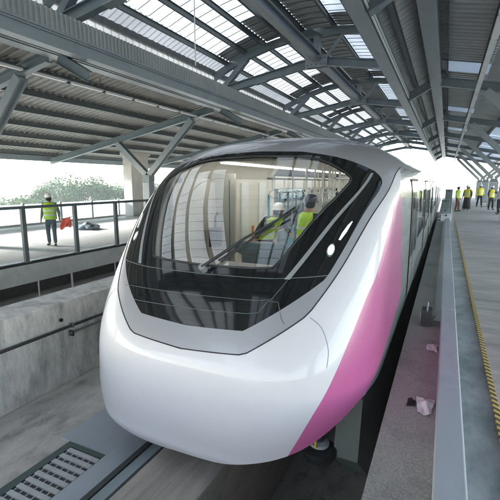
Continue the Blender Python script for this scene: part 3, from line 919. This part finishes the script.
def car(y0, y1, doors, parent):
    body = MB()
    for s in (1, -1):
        side_patch(y0, y1, 0.30, 0.85, s, 0, mb=body); side_patch(y0, y1, 1.80, zr, s, 0, mb=body)
        e = [y0] + [v for d in doors for v in d] + [y1]
        for a, b in doors: side_patch(a, b, 0.85, 1.80, s, 0, mb=body)
        for a, b in zip(e[::2], e[1::2]):
            side_patch(a, a + 0.18, 0.85, 1.80, s, 0, mb=body); side_patch(b - 0.18, b, 0.85, 1.80, s, 0, mb=body)
    bo = obj("car_body", body, "side", parent, smooth=60)
    obj("roof", roof_patch(y0, y1), "silver", bo, smooth=60)
    for s in (1, -1): obj("sill", side_patch(y0, y1, 0.02, 0.30, s, 0.004), "sill", bo, smooth=60)
    e = [y0] + [v for d in doors for v in d] + [y1]
    for a, b in zip(e[::2], e[1::2]):
        for s in (1, -1):
            obj("window", side_patch(a + 0.18, b - 0.18, 0.85, 1.80, s, -0.01), "side_glass", bo, smooth=60)
    for a, b in doors: door(a, b, bo)
    return bo
car(YE, 14.6, [(11.2, 12.7)], train)
for k in range(3):
    y0 = 15.3 + k * 11.9
    obj("gangway", roof_patch(y0 - 0.7, y0, 4.2).add([], []), "rubber", train, smooth=60)
    car(y0, y0 + 11.2, [(y0 + 1.9, y0 + 3.4), (y0 + 7.8, y0 + 9.3)], train)
obj("end_wall", MB().add([(CX - 1.5, 50.3, 0), (CX + 1.5, 50.3, 0), (CX + 1.4, 50.3, 2.2), (CX, 50.3, 2.6), (CX - 1.4, 50.3, 2.2)], [(0, 1, 2, 3, 4)]), "side", train)
# dark underframe, skirt and nose underside
obj("underframe", MB().box(CX - 1.45, CX - 0.50, 3.9, 50.2, -0.5, -0.02).box(CX + 0.50, CX + 1.40, 3.9, 50.2, -0.5, -0.02).box(CX - 1.3, CX + 1.3, 3.6, 50.2, -0.14, -0.03), "dark", train)
sk = MB().extrude_poly([(3.75, -0.15), (3.62, -0.75), (4.35, -1.42), (50, -1.42), (50, 0.04), (3.95, 0.04)], 'X', CX + 1.22, CX + 1.46)
obj("side_skirt", sk, "sill", train)
obj("side_skirt", MB().extrude_poly([(3.75, -0.15), (3.62, -0.75), (4.35, -1.42), (50, -1.42), (50, 0.04), (3.95, 0.04)], 'X', CX - 1.46, CX - 1.22), "sill", train)
nb = MB(); vs_ = []
half = [(u, v) for u, v in BOT if u <= 1.15]
ring = [(-u, v) for u, v in reversed(BOTL) if u <= 1.15] + half[1:]
for u, v in ring:
    p = S(u, v) - SN(u, v) * 0.012; vs_.append(p)
for u, v in ring:
    p = S(u, v); vs_.append(Vector((CX + (p.x - CX) * 0.8, p.y + 0.25, p.z + 0.06)))
for u, v in ring:
    p = S(u, v); vs_.append(Vector((CX + (p.x - CX) * 0.6, 4.4, -0.12)))
n = len(ring)
nb.add(vs_, [(r * n + i, r * n + i + 1, (r + 1) * n + i + 1, (r + 1) * n + i) for r in (0, 1) for i in range(n - 1)])
obj("nose_underside", nb, "dark", train, smooth=60)
gw = obj("guide_wheel", MB().lathe([(0.03, -0.09), (0.15, -0.09), (0.17, -0.05), (0.17, 0.02), (0.13, 0.05), (0.05, 0.06), (0.04, 0.2)], (-0.97, 3.60, -0.70), 24), "rubber", train, smooth=35)
obj("hub", MB().lathe([(0.10, 0), (0.10, 0.03), (0.05, 0.05)], (-0.97, 3.60, -0.648), 20), "kerb", gw, smooth=35)
obj("axle_tag", MB().box(-0.985, -0.965, 3.47, 3.49, -0.62, -0.53), "yellow", gw)

# interior seen through the windscreen
uv_mesh("inner_shell", NV, NZ["livery_panel"] + NZ["nose_shell"] + NZ["side_panel"] + NZ["silver_shell"], "lining", train, -0.03)
uv_mesh("inner_mask", NV, NZ["front_mask"], "rubber", train, -0.03)
itr = obj("interior_lining", MB().box(CX - 1.47, CX - 1.43, 4.9, 8.4, 0.02, 2.02).box(CX + 1.43, CX + 1.47, 4.9, 8.4, 0.02, 2.02)
          .box(CX - 1.47, CX - 1.43, 8.4, 14.4, 0.02, 0.84).box(CX + 1.43, CX + 1.47, 8.4, 14.4, 0.02, 0.84)
          .box(CX - 1.44, CX - 1.40, 8.4, 14.4, 1.82, 2.1).box(CX + 1.40, CX + 1.44, 8.4, 14.4, 1.82, 2.1)
          .box(CX - 1.40, CX + 1.40, 3.95, 14.4, -0.02, 0.02).box(CX - 1.1, CX + 1.1, 5.25, 14.4, 2.26, 2.29)
          .box(CX - 1.40, CX + 1.40, 14.4, 14.45, 0.02, 2.2), "lining", train)
obj("cab_wall", MB().box(CX - 1.42, CX - 1.02, 5.75, 5.80, 0.02, 2.1).box(CX - 1.42, CX - 1.38, 4.6, 5.75, 0.02, 1.95), "lining", itr)
obj("wall_joint", MB().box(CX - 1.12, CX - 1.105, 5.742, 5.748, 0.1, 2.0), "console", itr)
for x in (-0.95, 0.95):
    obj("light_strip", MB().box(CX + x - 0.06, CX + x + 0.06, 5.3, 14.2, 2.235, 2.255), "led", itr)
obj("end_door", MB().box(CX - 0.5, CX + 0.5, 14.34, 14.39, 0.02, 1.95), "console", itr)
dsh = MB().extrude_poly([(CX - 1.25, 0.02), (CX + 1.25, 0.02), (CX + 1.2, 0.95), (CX - 1.2, 0.95)], 'Y', 3.9, 4.5)
obj("dashboard", dsh, "lining", itr, bevel=0.03)
obj("seat_back", MB().tube([(-2.62, 4.95, 1.04), (-2.5, 4.95, 1.05), (-1.9, 4.9, 1.06), (-1.72, 4.9, 1.05)], [0.05, 0.105, 0.105, 0.05], 14), "console", itr, smooth=60)
obj("seat_support", MB().box(-2.5, -1.85, 4.88, 4.98, 0.02, 0.98), "console", itr)
rnd = random.Random(4)
for s in (-1, 1):
    x = CX + s * 0.55
    obj("hand_rail", MB().tube([(x, 6.0, 2.02), (x, 14.2, 2.02)], 0.016, 8), "seam", itr, smooth=60)
    for k in range(14):
        y = 6.2 + k * 0.55
        st = obj("strap", MB().box(x - 0.014, x + 0.014, y - 0.004, y + 0.004, 1.83, 2.01), "grip", itr)
        ring_ = [(x + 0.055 * cos(t * pi / 6), y, 1.775 + 0.055 * sin(t * pi / 6)) for t in range(13)]
        obj("grip_ring", MB().tube(ring_, 0.010, 6, False), "grip", st, smooth=60)
for (x, y) in ((-2.75, 7.6), (-1.45, 7.8), (-2.75, 9.9), (-1.45, 10.0)):
    obj("grab_pole", MB().tube([(x, y, 0.02), (x, y, 2.26)], 0.017, 8), "seam", itr, smooth=60)
for k in range(6):
    y = 8.6 + k * 0.48
    for s in (-1, 1):
        st = obj("seat", MB().box(CX + s * 1.2 - 0.2, CX + s * 1.2 + 0.2, y, y + 0.44, 0.40, 0.46).box(CX + s * 1.37 - 0.03, CX + s * 1.37 + 0.03, y, y + 0.44, 0.462, 0.85), "teal" if k % 3 else "console", itr, bevel=0.01)
for k, (y, w_, z0, z1, m_) in enumerate(((6.35, 0.07, 1.1, 1.6, "teal"), (6.75, 0.30, 0.55, 1.95, "white_cloth"), (7.25, 0.06, 0.75, 1.1, "orange"), (7.55, 0.34, 0.55, 1.95, "white_cloth"), (8.05, 0.06, 1.2, 1.7, "teal"), (5.95, 0.16, 0.55, 1.95, "white_cloth"))):
    obj("reflection_strip", MB().box(CX - 1.428, CX - 1.40, y, y + w_, z0, z1), m_, itr)  # painted strips stand in for reflections over the side windows
for s2, x in ((1, CX - 0.25), (2, CX + 0.2), (3, CX + 0.85)):
    for k in range(12):
        y = 7.0 + k * 0.52 + 0.1 * s2
        zt = 1.62 + 0.1 * ((k * 7 + s2 * 3) % 5) / 5
        st = obj("strap", MB().box(x - 0.02, x + 0.02, y - 0.004, y + 0.004, zt, 2.26), "white_cloth", itr)
        obj("grip_ring", MB().tube([(x + 0.055 * cos(t * pi / 6), y, zt - 0.055 + 0.055 * sin(t * pi / 6)) for t in range(13)], 0.010, 6, False), "grip", st, smooth=60)
for k in range(7):
    x = CX - 0.85 + k * 0.28
    st = obj("strap", MB().box(x - 0.014, x + 0.014, 8.9, 8.91, 1.83, 2.22), "grip", itr)
    obj("grip_ring", MB().tube([(x + 0.055 * cos(t * pi / 6), 8.9, 1.775 + 0.055 * sin(t * pi / 6)) for t in range(13)], 0.011, 6, False), "grip", st, smooth=60)
obj("control_unit", MB().box(-3.32, -3.20, 5.35, 5.55, 0.95, 1.25).tube([(-3.26, 5.45, 1.25), (-3.24, 5.42, 1.42), (-3.18, 5.4, 1.5)], 0.018, 8), "plastic_black", itr)

# ------------------------------------------------------------------ people
def skinned(name, joints, edges, m, parent, root=0, sub=1):
    me = bpy.data.meshes.new(name)
    me.from_pydata([j[0] for j in joints], edges, [])
    o = bpy.data.objects.new(name, me)
    scene.collection.objects.link(o)
    bm = bmesh.new(); bm.from_mesh(me)
    ly = bm.verts.layers.skin.verify()
    bm.verts.ensure_lookup_table()
    for i, j in enumerate(joints):
        r = j[1]
        bm.verts[i][ly].radius = (r, r) if not isinstance(r, tuple) else r
        bm.verts[i][ly].use_root = (i == root)
    bm.to_mesh(me); bm.free()
    md = o.modifiers.new("skin", 'SKIN'); md.use_smooth_shade = True
    if sub:
        sb = o.modifiers.new("subsurf", 'SUBSURF'); sb.levels = sub; sb.render_levels = sub
    me.materials.append(M[m])
    o.parent = parent
    return o
def person(label, loc, rz, pose="stand", vest="hivis", legs="jeans", shirt="grey_cloth", helm="helmet_w", group=None, arms=None, lean=0.0, scale=1.0, mask=False, skirt=False):
    e = empty("person", loc, label, "person", group)
    J = {}
    def ln(p, amt=lean):      # lean the trunk forward (towards -Y, which is the facing side) above the hips
        x, y, z = p
        if z > 0.92:
            h = z - 0.92
            return (x, y - h * sin(amt), 0.92 + h * cos(amt))
        return p
    A = arms or {}
    sw = A.get('stride', 0.06)
    hip = {s: (s * 0.095, 0, 0.88) for s in (-1, 1)}
    knee = {s: (s * 0.11, -0.03 - s * sw * 0.5, 0.48) for s in (-1, 1)}
    ank = {s: (s * 0.12, 0.02 - s * sw, 0.085) for s in (-1, 1)}
    toe = {s: (s * 0.135, -0.14 - s * sw, 0.035) for s in (-1, 1)}
    sh = {s: ln((s * 0.19, 0, 1.40)) for s in (-1, 1)}
    el = {s: A.get(('el', s), ln((s * 0.25, 0.03, 1.13))) for s in (-1, 1)}
    wr = {s: A.get(('wr', s), ln((s * 0.27, -0.07, 0.90))) for s in (-1, 1)}
    js = [((0, 0, 0.93), (0.13, 0.10)), (ln((0, 0, 1.12)), (0.125, 0.09)), (ln((0, 0, 1.32)), (0.15, 0.105)), (ln((0, 0, 1.45)), 0.06), (ln((0, -0.01, 1.53)), 0.06), (ln((0, -0.02, 1.60)), (0.076, 0.092)), (ln((0, -0.02, 1.68)), 0.06), (ln((0, -0.11, 1.585)), 0.018)]
    ed = [(0, 1), (1, 2), (2, 3), (3, 4), (4, 5), (5, 6), (5, 7)]
    def add(p, r, to):
        js.append((p, r)); ed.append((to, len(js) - 1)); return len(js) - 1
    for s in (-1, 1):
        a = add(hip[s], 0.09, 0); b = add(knee[s], 0.058, a); c = add(ank[s], 0.038, b); add(toe[s], 0.032, c)
        a = add(sh[s], 0.058, 2); b = add(el[s], 0.043, a); c = add(wr[s], 0.028, b)
        w = Vector(wr[s]); d = (w - Vector(el[s])).normalized(); side = d.cross(Vector((0, 1, 0)))
        if side.length < 0.1: side = d.cross(Vector((1, 0, 0)))
        side.normalize(); fw = side.cross(d)
        pm = add(tuple(w + d * 0.06), (0.034, 0.02), c)
        for k, (o_, l_) in enumerate(((-0.028, 0.065), (-0.010, 0.078), (0.009, 0.074), (0.026, 0.058))):
            kk = add(tuple(w + d * (0.075 + l_ * 0.5) + fw * o_), 0.009, pm)
            add(tuple(w + d * (0.07 + l_ * 0.85) + fw * o_ * 1.05 + side * 0.02), 0.007, kk)
        add(tuple(w + d * 0.07 + fw * -0.055), 0.010, c)
    skinned("body", js, ed, "skin", e)
    # clothes, a little larger than the body and clear of it
    tj = [((0, 0, 1.02), (0.158, 0.125)), ((0, 0, 0.88), (0.158, 0.13))]; te = [(0, 1)]
    if skirt:
        obj("skirt", MB().lathe([(0.17, 0.98), (0.20, 0.7), (0.24, 0.35), (0.27, 0.10), (0.25, 0.09)], (0, 0, 0), 18, 1, 0.8), legs, None, smooth=60).parent = e
    else:
        for s in (-1, 1):
            tj += [(tuple(Vector(hip[s]) - Vector((0, 0, 0.06))), 0.10), (knee[s], 0.074), (tuple(Vector(ank[s]) + Vector((0, 0, -0.005))), 0.064)]
            n_ = len(tj); te += [(1, n_ - 3), (n_ - 3, n_ - 2), (n_ - 2, n_ - 1)]
        skinned("trousers", tj, te, legs, e)
    for s in (-1, 1):
        t_, a_ = Vector(toe[s]), Vector(ank[s])
        skinned("shoe", [(tuple(a_ - Vector((0, -0.04, 0.04))), 0.05), (tuple(t_ + Vector((0, 0.03, 0.012))), (0.05, 0.042)), (tuple(t_ + Vector((0, -0.02, 0.004))), 0.036)], [(0, 1), (1, 2)], "plastic_black", e)
    sj = [((0, 0, 0.90), (0.166, 0.135)), (ln((0, 0, 1.0)), (0.160, 0.128)), (ln((0, 0, 1.15)), (0.145, 0.11)), (ln((0, 0, 1.34)), (0.17, 0.122)), (ln((0, 0, 1.44)), 0.075)]; se = [(0, 1), (1, 2), (2, 3), (3, 4)]
    for s in (-1, 1):
        sj += [(sh[s], 0.072), (el[s], 0.056), (tuple(Vector(el[s]).lerp(Vector(wr[s]), 0.9)), 0.042)]
        n_ = len(sj); se += [(3, n_ - 3), (n_ - 3, n_ - 2), (n_ - 2, n_ - 1)]
    skinned("shirt", sj, se, shirt, e)
    if vest:
        vm = MB()
        prof = [(0.215, 0.90), (0.205, 1.05), (0.205, 1.2), (0.215, 1.34), (0.20, 1.42), (0.12, 1.465)]
        n_ = 20; vs__ = []; fs__ = []
        for r, z in prof:
            for k in range(n_):
                t = 2 * pi * k / n_
                vs__.append(ln((cos(t) * r, sin(t) * r * 0.74, z)))
        for i in range(len(prof) - 1):
            for k in range(n_):
                a = i * n_ + k; b = i * n_ + (k + 1) % n_
                fs__.append((a, b, b + n_, a + n_))
        vo = obj("vest", MB().add(vs__, fs__), vest, None, smooth=60); vo.parent = e
        tm = MB()
        for z in (1.02, 1.17):
            ring__ = []
            for zz in (z, z + 0.05):
                for k in range(n_):
                    t = 2 * pi * k / n_
                    ring__.append(ln((cos(t) * 0.212, sin(t) * 0.212 * 0.76, zz)))
            tm.add(ring__, [(k, (k + 1) % n_, n_ + (k + 1) % n_, n_ + k) for k in range(n_)])
        to = obj("reflective_band", tm, "reflect", None, smooth=60); to.parent = vo
    hc = Vector(ln((0, -0.025, 1.60)))
    ho = obj("hair", MB().lathe([(0.03, -0.1), (0.085, -0.06), (0.094, 0.02), (0.085, 0.07), (0.03, 0.10)], (hc.x, hc.y + 0.022, hc.z + 0.01), 16, 0.95, 1.0), "hair", None, smooth=60); ho.parent = e
    if mask:
        mo = obj("face_mask", MB().lathe([(0.05, -0.06), (0.083, -0.03), (0.086, 0.02), (0.06, 0.03)], (hc.x, hc.y - 0.03, hc.z - 0.03), 16), "black_cloth", None, smooth=60); mo.parent = e
    for s in (-1, 1):
        eo = obj("eye", MB().lathe([(0.003, -0.009), (0.009, 0), (0.003, 0.009)], (hc.x + s * 0.032, hc.y - 0.088, hc.z + 0.005), 8), "hair", None, smooth=60); eo.parent = e
    if helm:
        h2 = obj("helmet", MB().lathe([(0.128, 0.03), (0.13, 0.045), (0.112, 0.05), (0.112, 0.09), (0.095, 0.135), (0.055, 0.165), (0.012, 0.172)], (hc.x, hc.y, hc.z), 20, 0.94, 1.08), helm, None, smooth=40); h2.parent = e
    e.rotation_euler.z = rz
    e.scale = (scale,) * 3
    return e
# flagman on the opposite platform (faces the track)
fl_el, fl_wr = (0.27, 0.0, 1.13), (0.31, -0.13, 0.93)
guard = person("person in lime vest, white helmet and jeans holding a red flag on the opposite platform", (-11.05, 8.5, 0), radians(38), vest="hivis", legs="jeans", shirt="grey_cloth", mask=True,
               arms={('el', 1): fl_el, ('wr', 1): fl_wr, 'stride': 0.10}, scale=0.93)
# flag in the hand: stick and cloth
R0 = Matrix.Translation(guard.location) @ Matrix.Rotation(radians(38), 4, 'Z')
fg = empty("signal_flag", guard.location, "red signal flag held out by the person on the opposite platform", "flag")
fa = R0 @ Vector((0.27, -0.14, 0.83)); fb = R0 @ Vector((0.70, -0.30, 0.93))
obj("stick", MB().tube([fa, fb], 0.012, 8), "wood", fg, smooth=60)
fv = []; nf = 10
ax = (fb - fa)
for i in range(nf + 1):
    for j in range(6):
        t = 0.22 + 0.78 * i / nf
        p = fa + ax * t + Vector((0, 0, -1)) * (j / 5 * (0.30 + 0.04 * sin(i * 0.7))) + Vector((0.03 * sin(i * 1.1 + j * 0.5), 0.03 * cos(i * 0.9 + j), 0))
        p += ax.normalized() * (-0.10 * j / 5)
        fv.append(p)
fc = obj("cloth", MB().add(fv, [(i * 6 + j, i * 6 + j + 1, (i + 1) * 6 + j + 1, (i + 1) * 6 + j) for i in range(nf) for j in range(5)]), "red", fg, smooth=60)
sol = fc.modifiers.new("thickness", 'SOLIDIFY'); sol.thickness = 0.004
# workers inside the train
person("person in lime vest and dark helmet standing inside the train, right of the other", (-2.10, 6.5, 0.02), radians(150), vest="hivis", legs="navy", shirt="navy", helm="helmet_b", group="workers inside the train", lean=0.12, scale=0.99)
person("person in lime vest and white helmet stooping inside the train", (-3.10, 7.05, 0.02), radians(60), vest="hivis", legs="navy", shirt="black_cloth", helm="helmet_w", group="workers inside the train", lean=0.62, scale=0.96,
       arms={('el', 1): (0.24, -0.42, 1.1), ('wr', 1): (0.15, -0.62, 1.03)})
# workers on the near platform
person("person in lime shirt and brown trousers by the stacked cases at the kerb end", (0.75, 31.5, 0), radians(70), vest="hivis", legs="brown", shirt="hivis", helm=None, group="workers on the near platform")
person("person in yellow vest and long black skirt on the near platform", (1.39, 33.3, 0), radians(-20), vest="hivis_y", legs="black_cloth", shirt="black_cloth", helm="helmet_w", group="workers on the near platform", skirt=True, scale=1.02)
person("person in yellow vest and black trousers, legs apart, in the middle of the platform group", (2.50, 38.0, 0), radians(15), vest="hivis_y", legs="black_cloth", shirt="hivis_y", helm="helmet_w", group="workers on the near platform", arms={'stride': 0.16}, scale=1.05)
person("person in dark clothes and yellow vest in front of a steel column on the platform", (3.02, 34.5, 0), radians(30), vest="hivis_y", legs="black_cloth", shirt="black_cloth", helm="helmet_w", group="workers on the near platform", arms={('el', 1): (0.3, -0.1, 1.2), ('wr', 1): (0.14, -0.28, 1.33)})
person("person in white shirt without a vest at the photo's right border", (3.05, 29.6, 0), radians(-60), vest=None, legs="navy", shirt="white_cloth", helm="helmet_w", group="workers on the near platform")
person("person in yellow vest half hidden behind the black skirt on the platform", (1.62, 36.5, 0), radians(200), vest="hivis_y", legs="navy", shirt="grey_cloth", helm="helmet_w", group="workers on the near platform")

# stacked cases at the end of the kerb
for k, (x, y, z, sx, sy, sz, m_, lb) in enumerate(((0.08, 23.6, 0, 0.5, 0.8, 0.36, "white_cloth", "white equipment case, lowest of the stack beyond the kerb end"),
        (0.02, 23.75, 0.362, 0.34, 0.6, 0.24, "blue_bag", "grey equipment case in the middle of the stack beyond the kerb"),
        (0.02, 25.9, 0, 0.42, 0.7, 1.0, "console", "tall dark equipment cabinet behind the stacked cases"),
        (0.16, 28.2, 0, 0.4, 0.7, 1.55, "steel", "taller blue-grey equipment cabinet farthest along the platform edge"))):
    c = empty("equipment_case", (x, y, z), lb, "case", "equipment at the platform edge")
    obj("shell", MB().box(x - sx / 2, x + sx / 2, y - sy / 2, y + sy / 2, z, z + sz - 0.06), m_, c, bevel=0.02)
    obj("lid", MB().box(x - sx / 2 - 0.01, x + sx / 2 + 0.01, y - sy / 2 - 0.01, y + sy / 2 + 0.01, z + sz - 0.057, z + sz), m_, c, bevel=0.015)
    obj("latch", MB().box(x - 0.04, x + 0.04, y - sy / 2 - 0.025, y - sy / 2 - 0.011, z + sz - 0.12, z + sz - 0.03), "plastic_black", c)
wb = crumple("white_sack", (2.72, 24.0, 0), (0.2, 0.22, 0.55), "paper", 21, "upright white sack on the near platform at the photo's right border", "sack", flat=0.85)

# ------------------------------------------------------------------ trees beyond the opposite platform
def tree(x, y, zb, h, r, leaf, label, seed, n=17000):
    rnd = random.Random(seed)
    e = empty("tree", (x, y, zb), label, "tree", "trees beyond the opposite platform")
    tk = MB()
    top = zb + h * 0.62
    tk.tube([(x, y, zb), (x + 0.2, y, zb + h * 0.3), (x, y + 0.1, top)], [0.35, 0.26, 0.14], 8)
    cl = []
    for k in range(16):
        a = rnd.uniform(0, 2 * pi); rr = r * sqrt(rnd.uniform(0.05, 1)); zz = zb + h * rnd.uniform(0.5, 0.93)
        f_ = 1 - 0.5 * abs((zz - zb) / h - 0.62)
        c = Vector((x + cos(a) * rr * f_ * 0.8, y + sin(a) * rr * f_ * 0.8, zz))
        cl.append((c, r * rnd.uniform(0.26, 0.46)))
        tk.tube([(x, y, zb + h * rnd.uniform(0.3, 0.55)), tuple(Vector((x, y, zz)).lerp(c, 0.5) - Vector((0, 0, 0.6))), tuple(c)], [0.12, 0.08, 0.03], 5)
    obj("trunk", tk, "bark", e, smooth=60)
    lm = MB()
    for i in range(n):
        c, cr_ = cl[rnd.randrange(len(cl))]
        d = Vector((rnd.gauss(0, 1), rnd.gauss(0, 1), rnd.gauss(0, 0.8))).normalized() * cr_ * (rnd.random() ** 0.4)
        p = c + d
        s = rnd.uniform(0.10, 0.26)
        a = Vector((rnd.uniform(-1, 1), rnd.uniform(-1, 1), rnd.uniform(-0.6, 0.6))).normalized()
        b = a.cross(Vector((rnd.uniform(-1, 1), rnd.uniform(-1, 1), rnd.uniform(-1, 1)))).normalized()
        lm.add([p - a * s, p + b * s * 0.5, p + a * s, p - b * s * 0.5], [(0, 1, 2, 3)])
    obj("crown", lm, leaf, e, normals=False)
tree(-50, 44, -12, 14.6, 5.5, "leaf_b", "broad grey-green tree, widest crown behind the flag holder", 1)
tree(-58, 40, -12, 14.2, 4.5, "leaf_a", "bushy green tree just left of the flag holder's helmet", 2)
tree(-47, 52, -12, 14.0, 4.5, "leaf_a", "mid green tree right of the widest crown", 3)
tree(-62, 33, -12, 13.2, 4.0, "leaf_a", "lower green tree at the photo's left border", 4)
tree(-44, 58, -12, 12.9, 3.6, "leaf_b", "low grey-green tree beside the concrete column", 5)
tree(-75, 62, -12, 14.2, 5.5, "leaf_b", "hazy grey-green tree standing behind the other trees", 6)

# ------------------------------------------------------------------ pale air
hz = MB().box(-170, 60, -40, 190, -13, 9.5)
ho_ = obj("haze", hz, "paper")
tag(ho_, "thin pale haze in the air around the station", "haze", kind="stuff")
hm = bpy.data.materials.new("pale_haze")
hm.use_nodes = True
hm.node_tree.nodes.clear()
h_o = hm.node_tree.nodes.new("ShaderNodeOutputMaterial")
h_v = hm.node_tree.nodes.new("ShaderNodeVolumePrincipled")
h_v.inputs["Color"].default_value = (0.95, 0.96, 1.0, 1)
h_v.inputs["Density"].default_value = 0.0015
hm.node_tree.links.new(h_v.outputs[0], h_o.inputs["Volume"])
ho_.data.materials[0] = hm
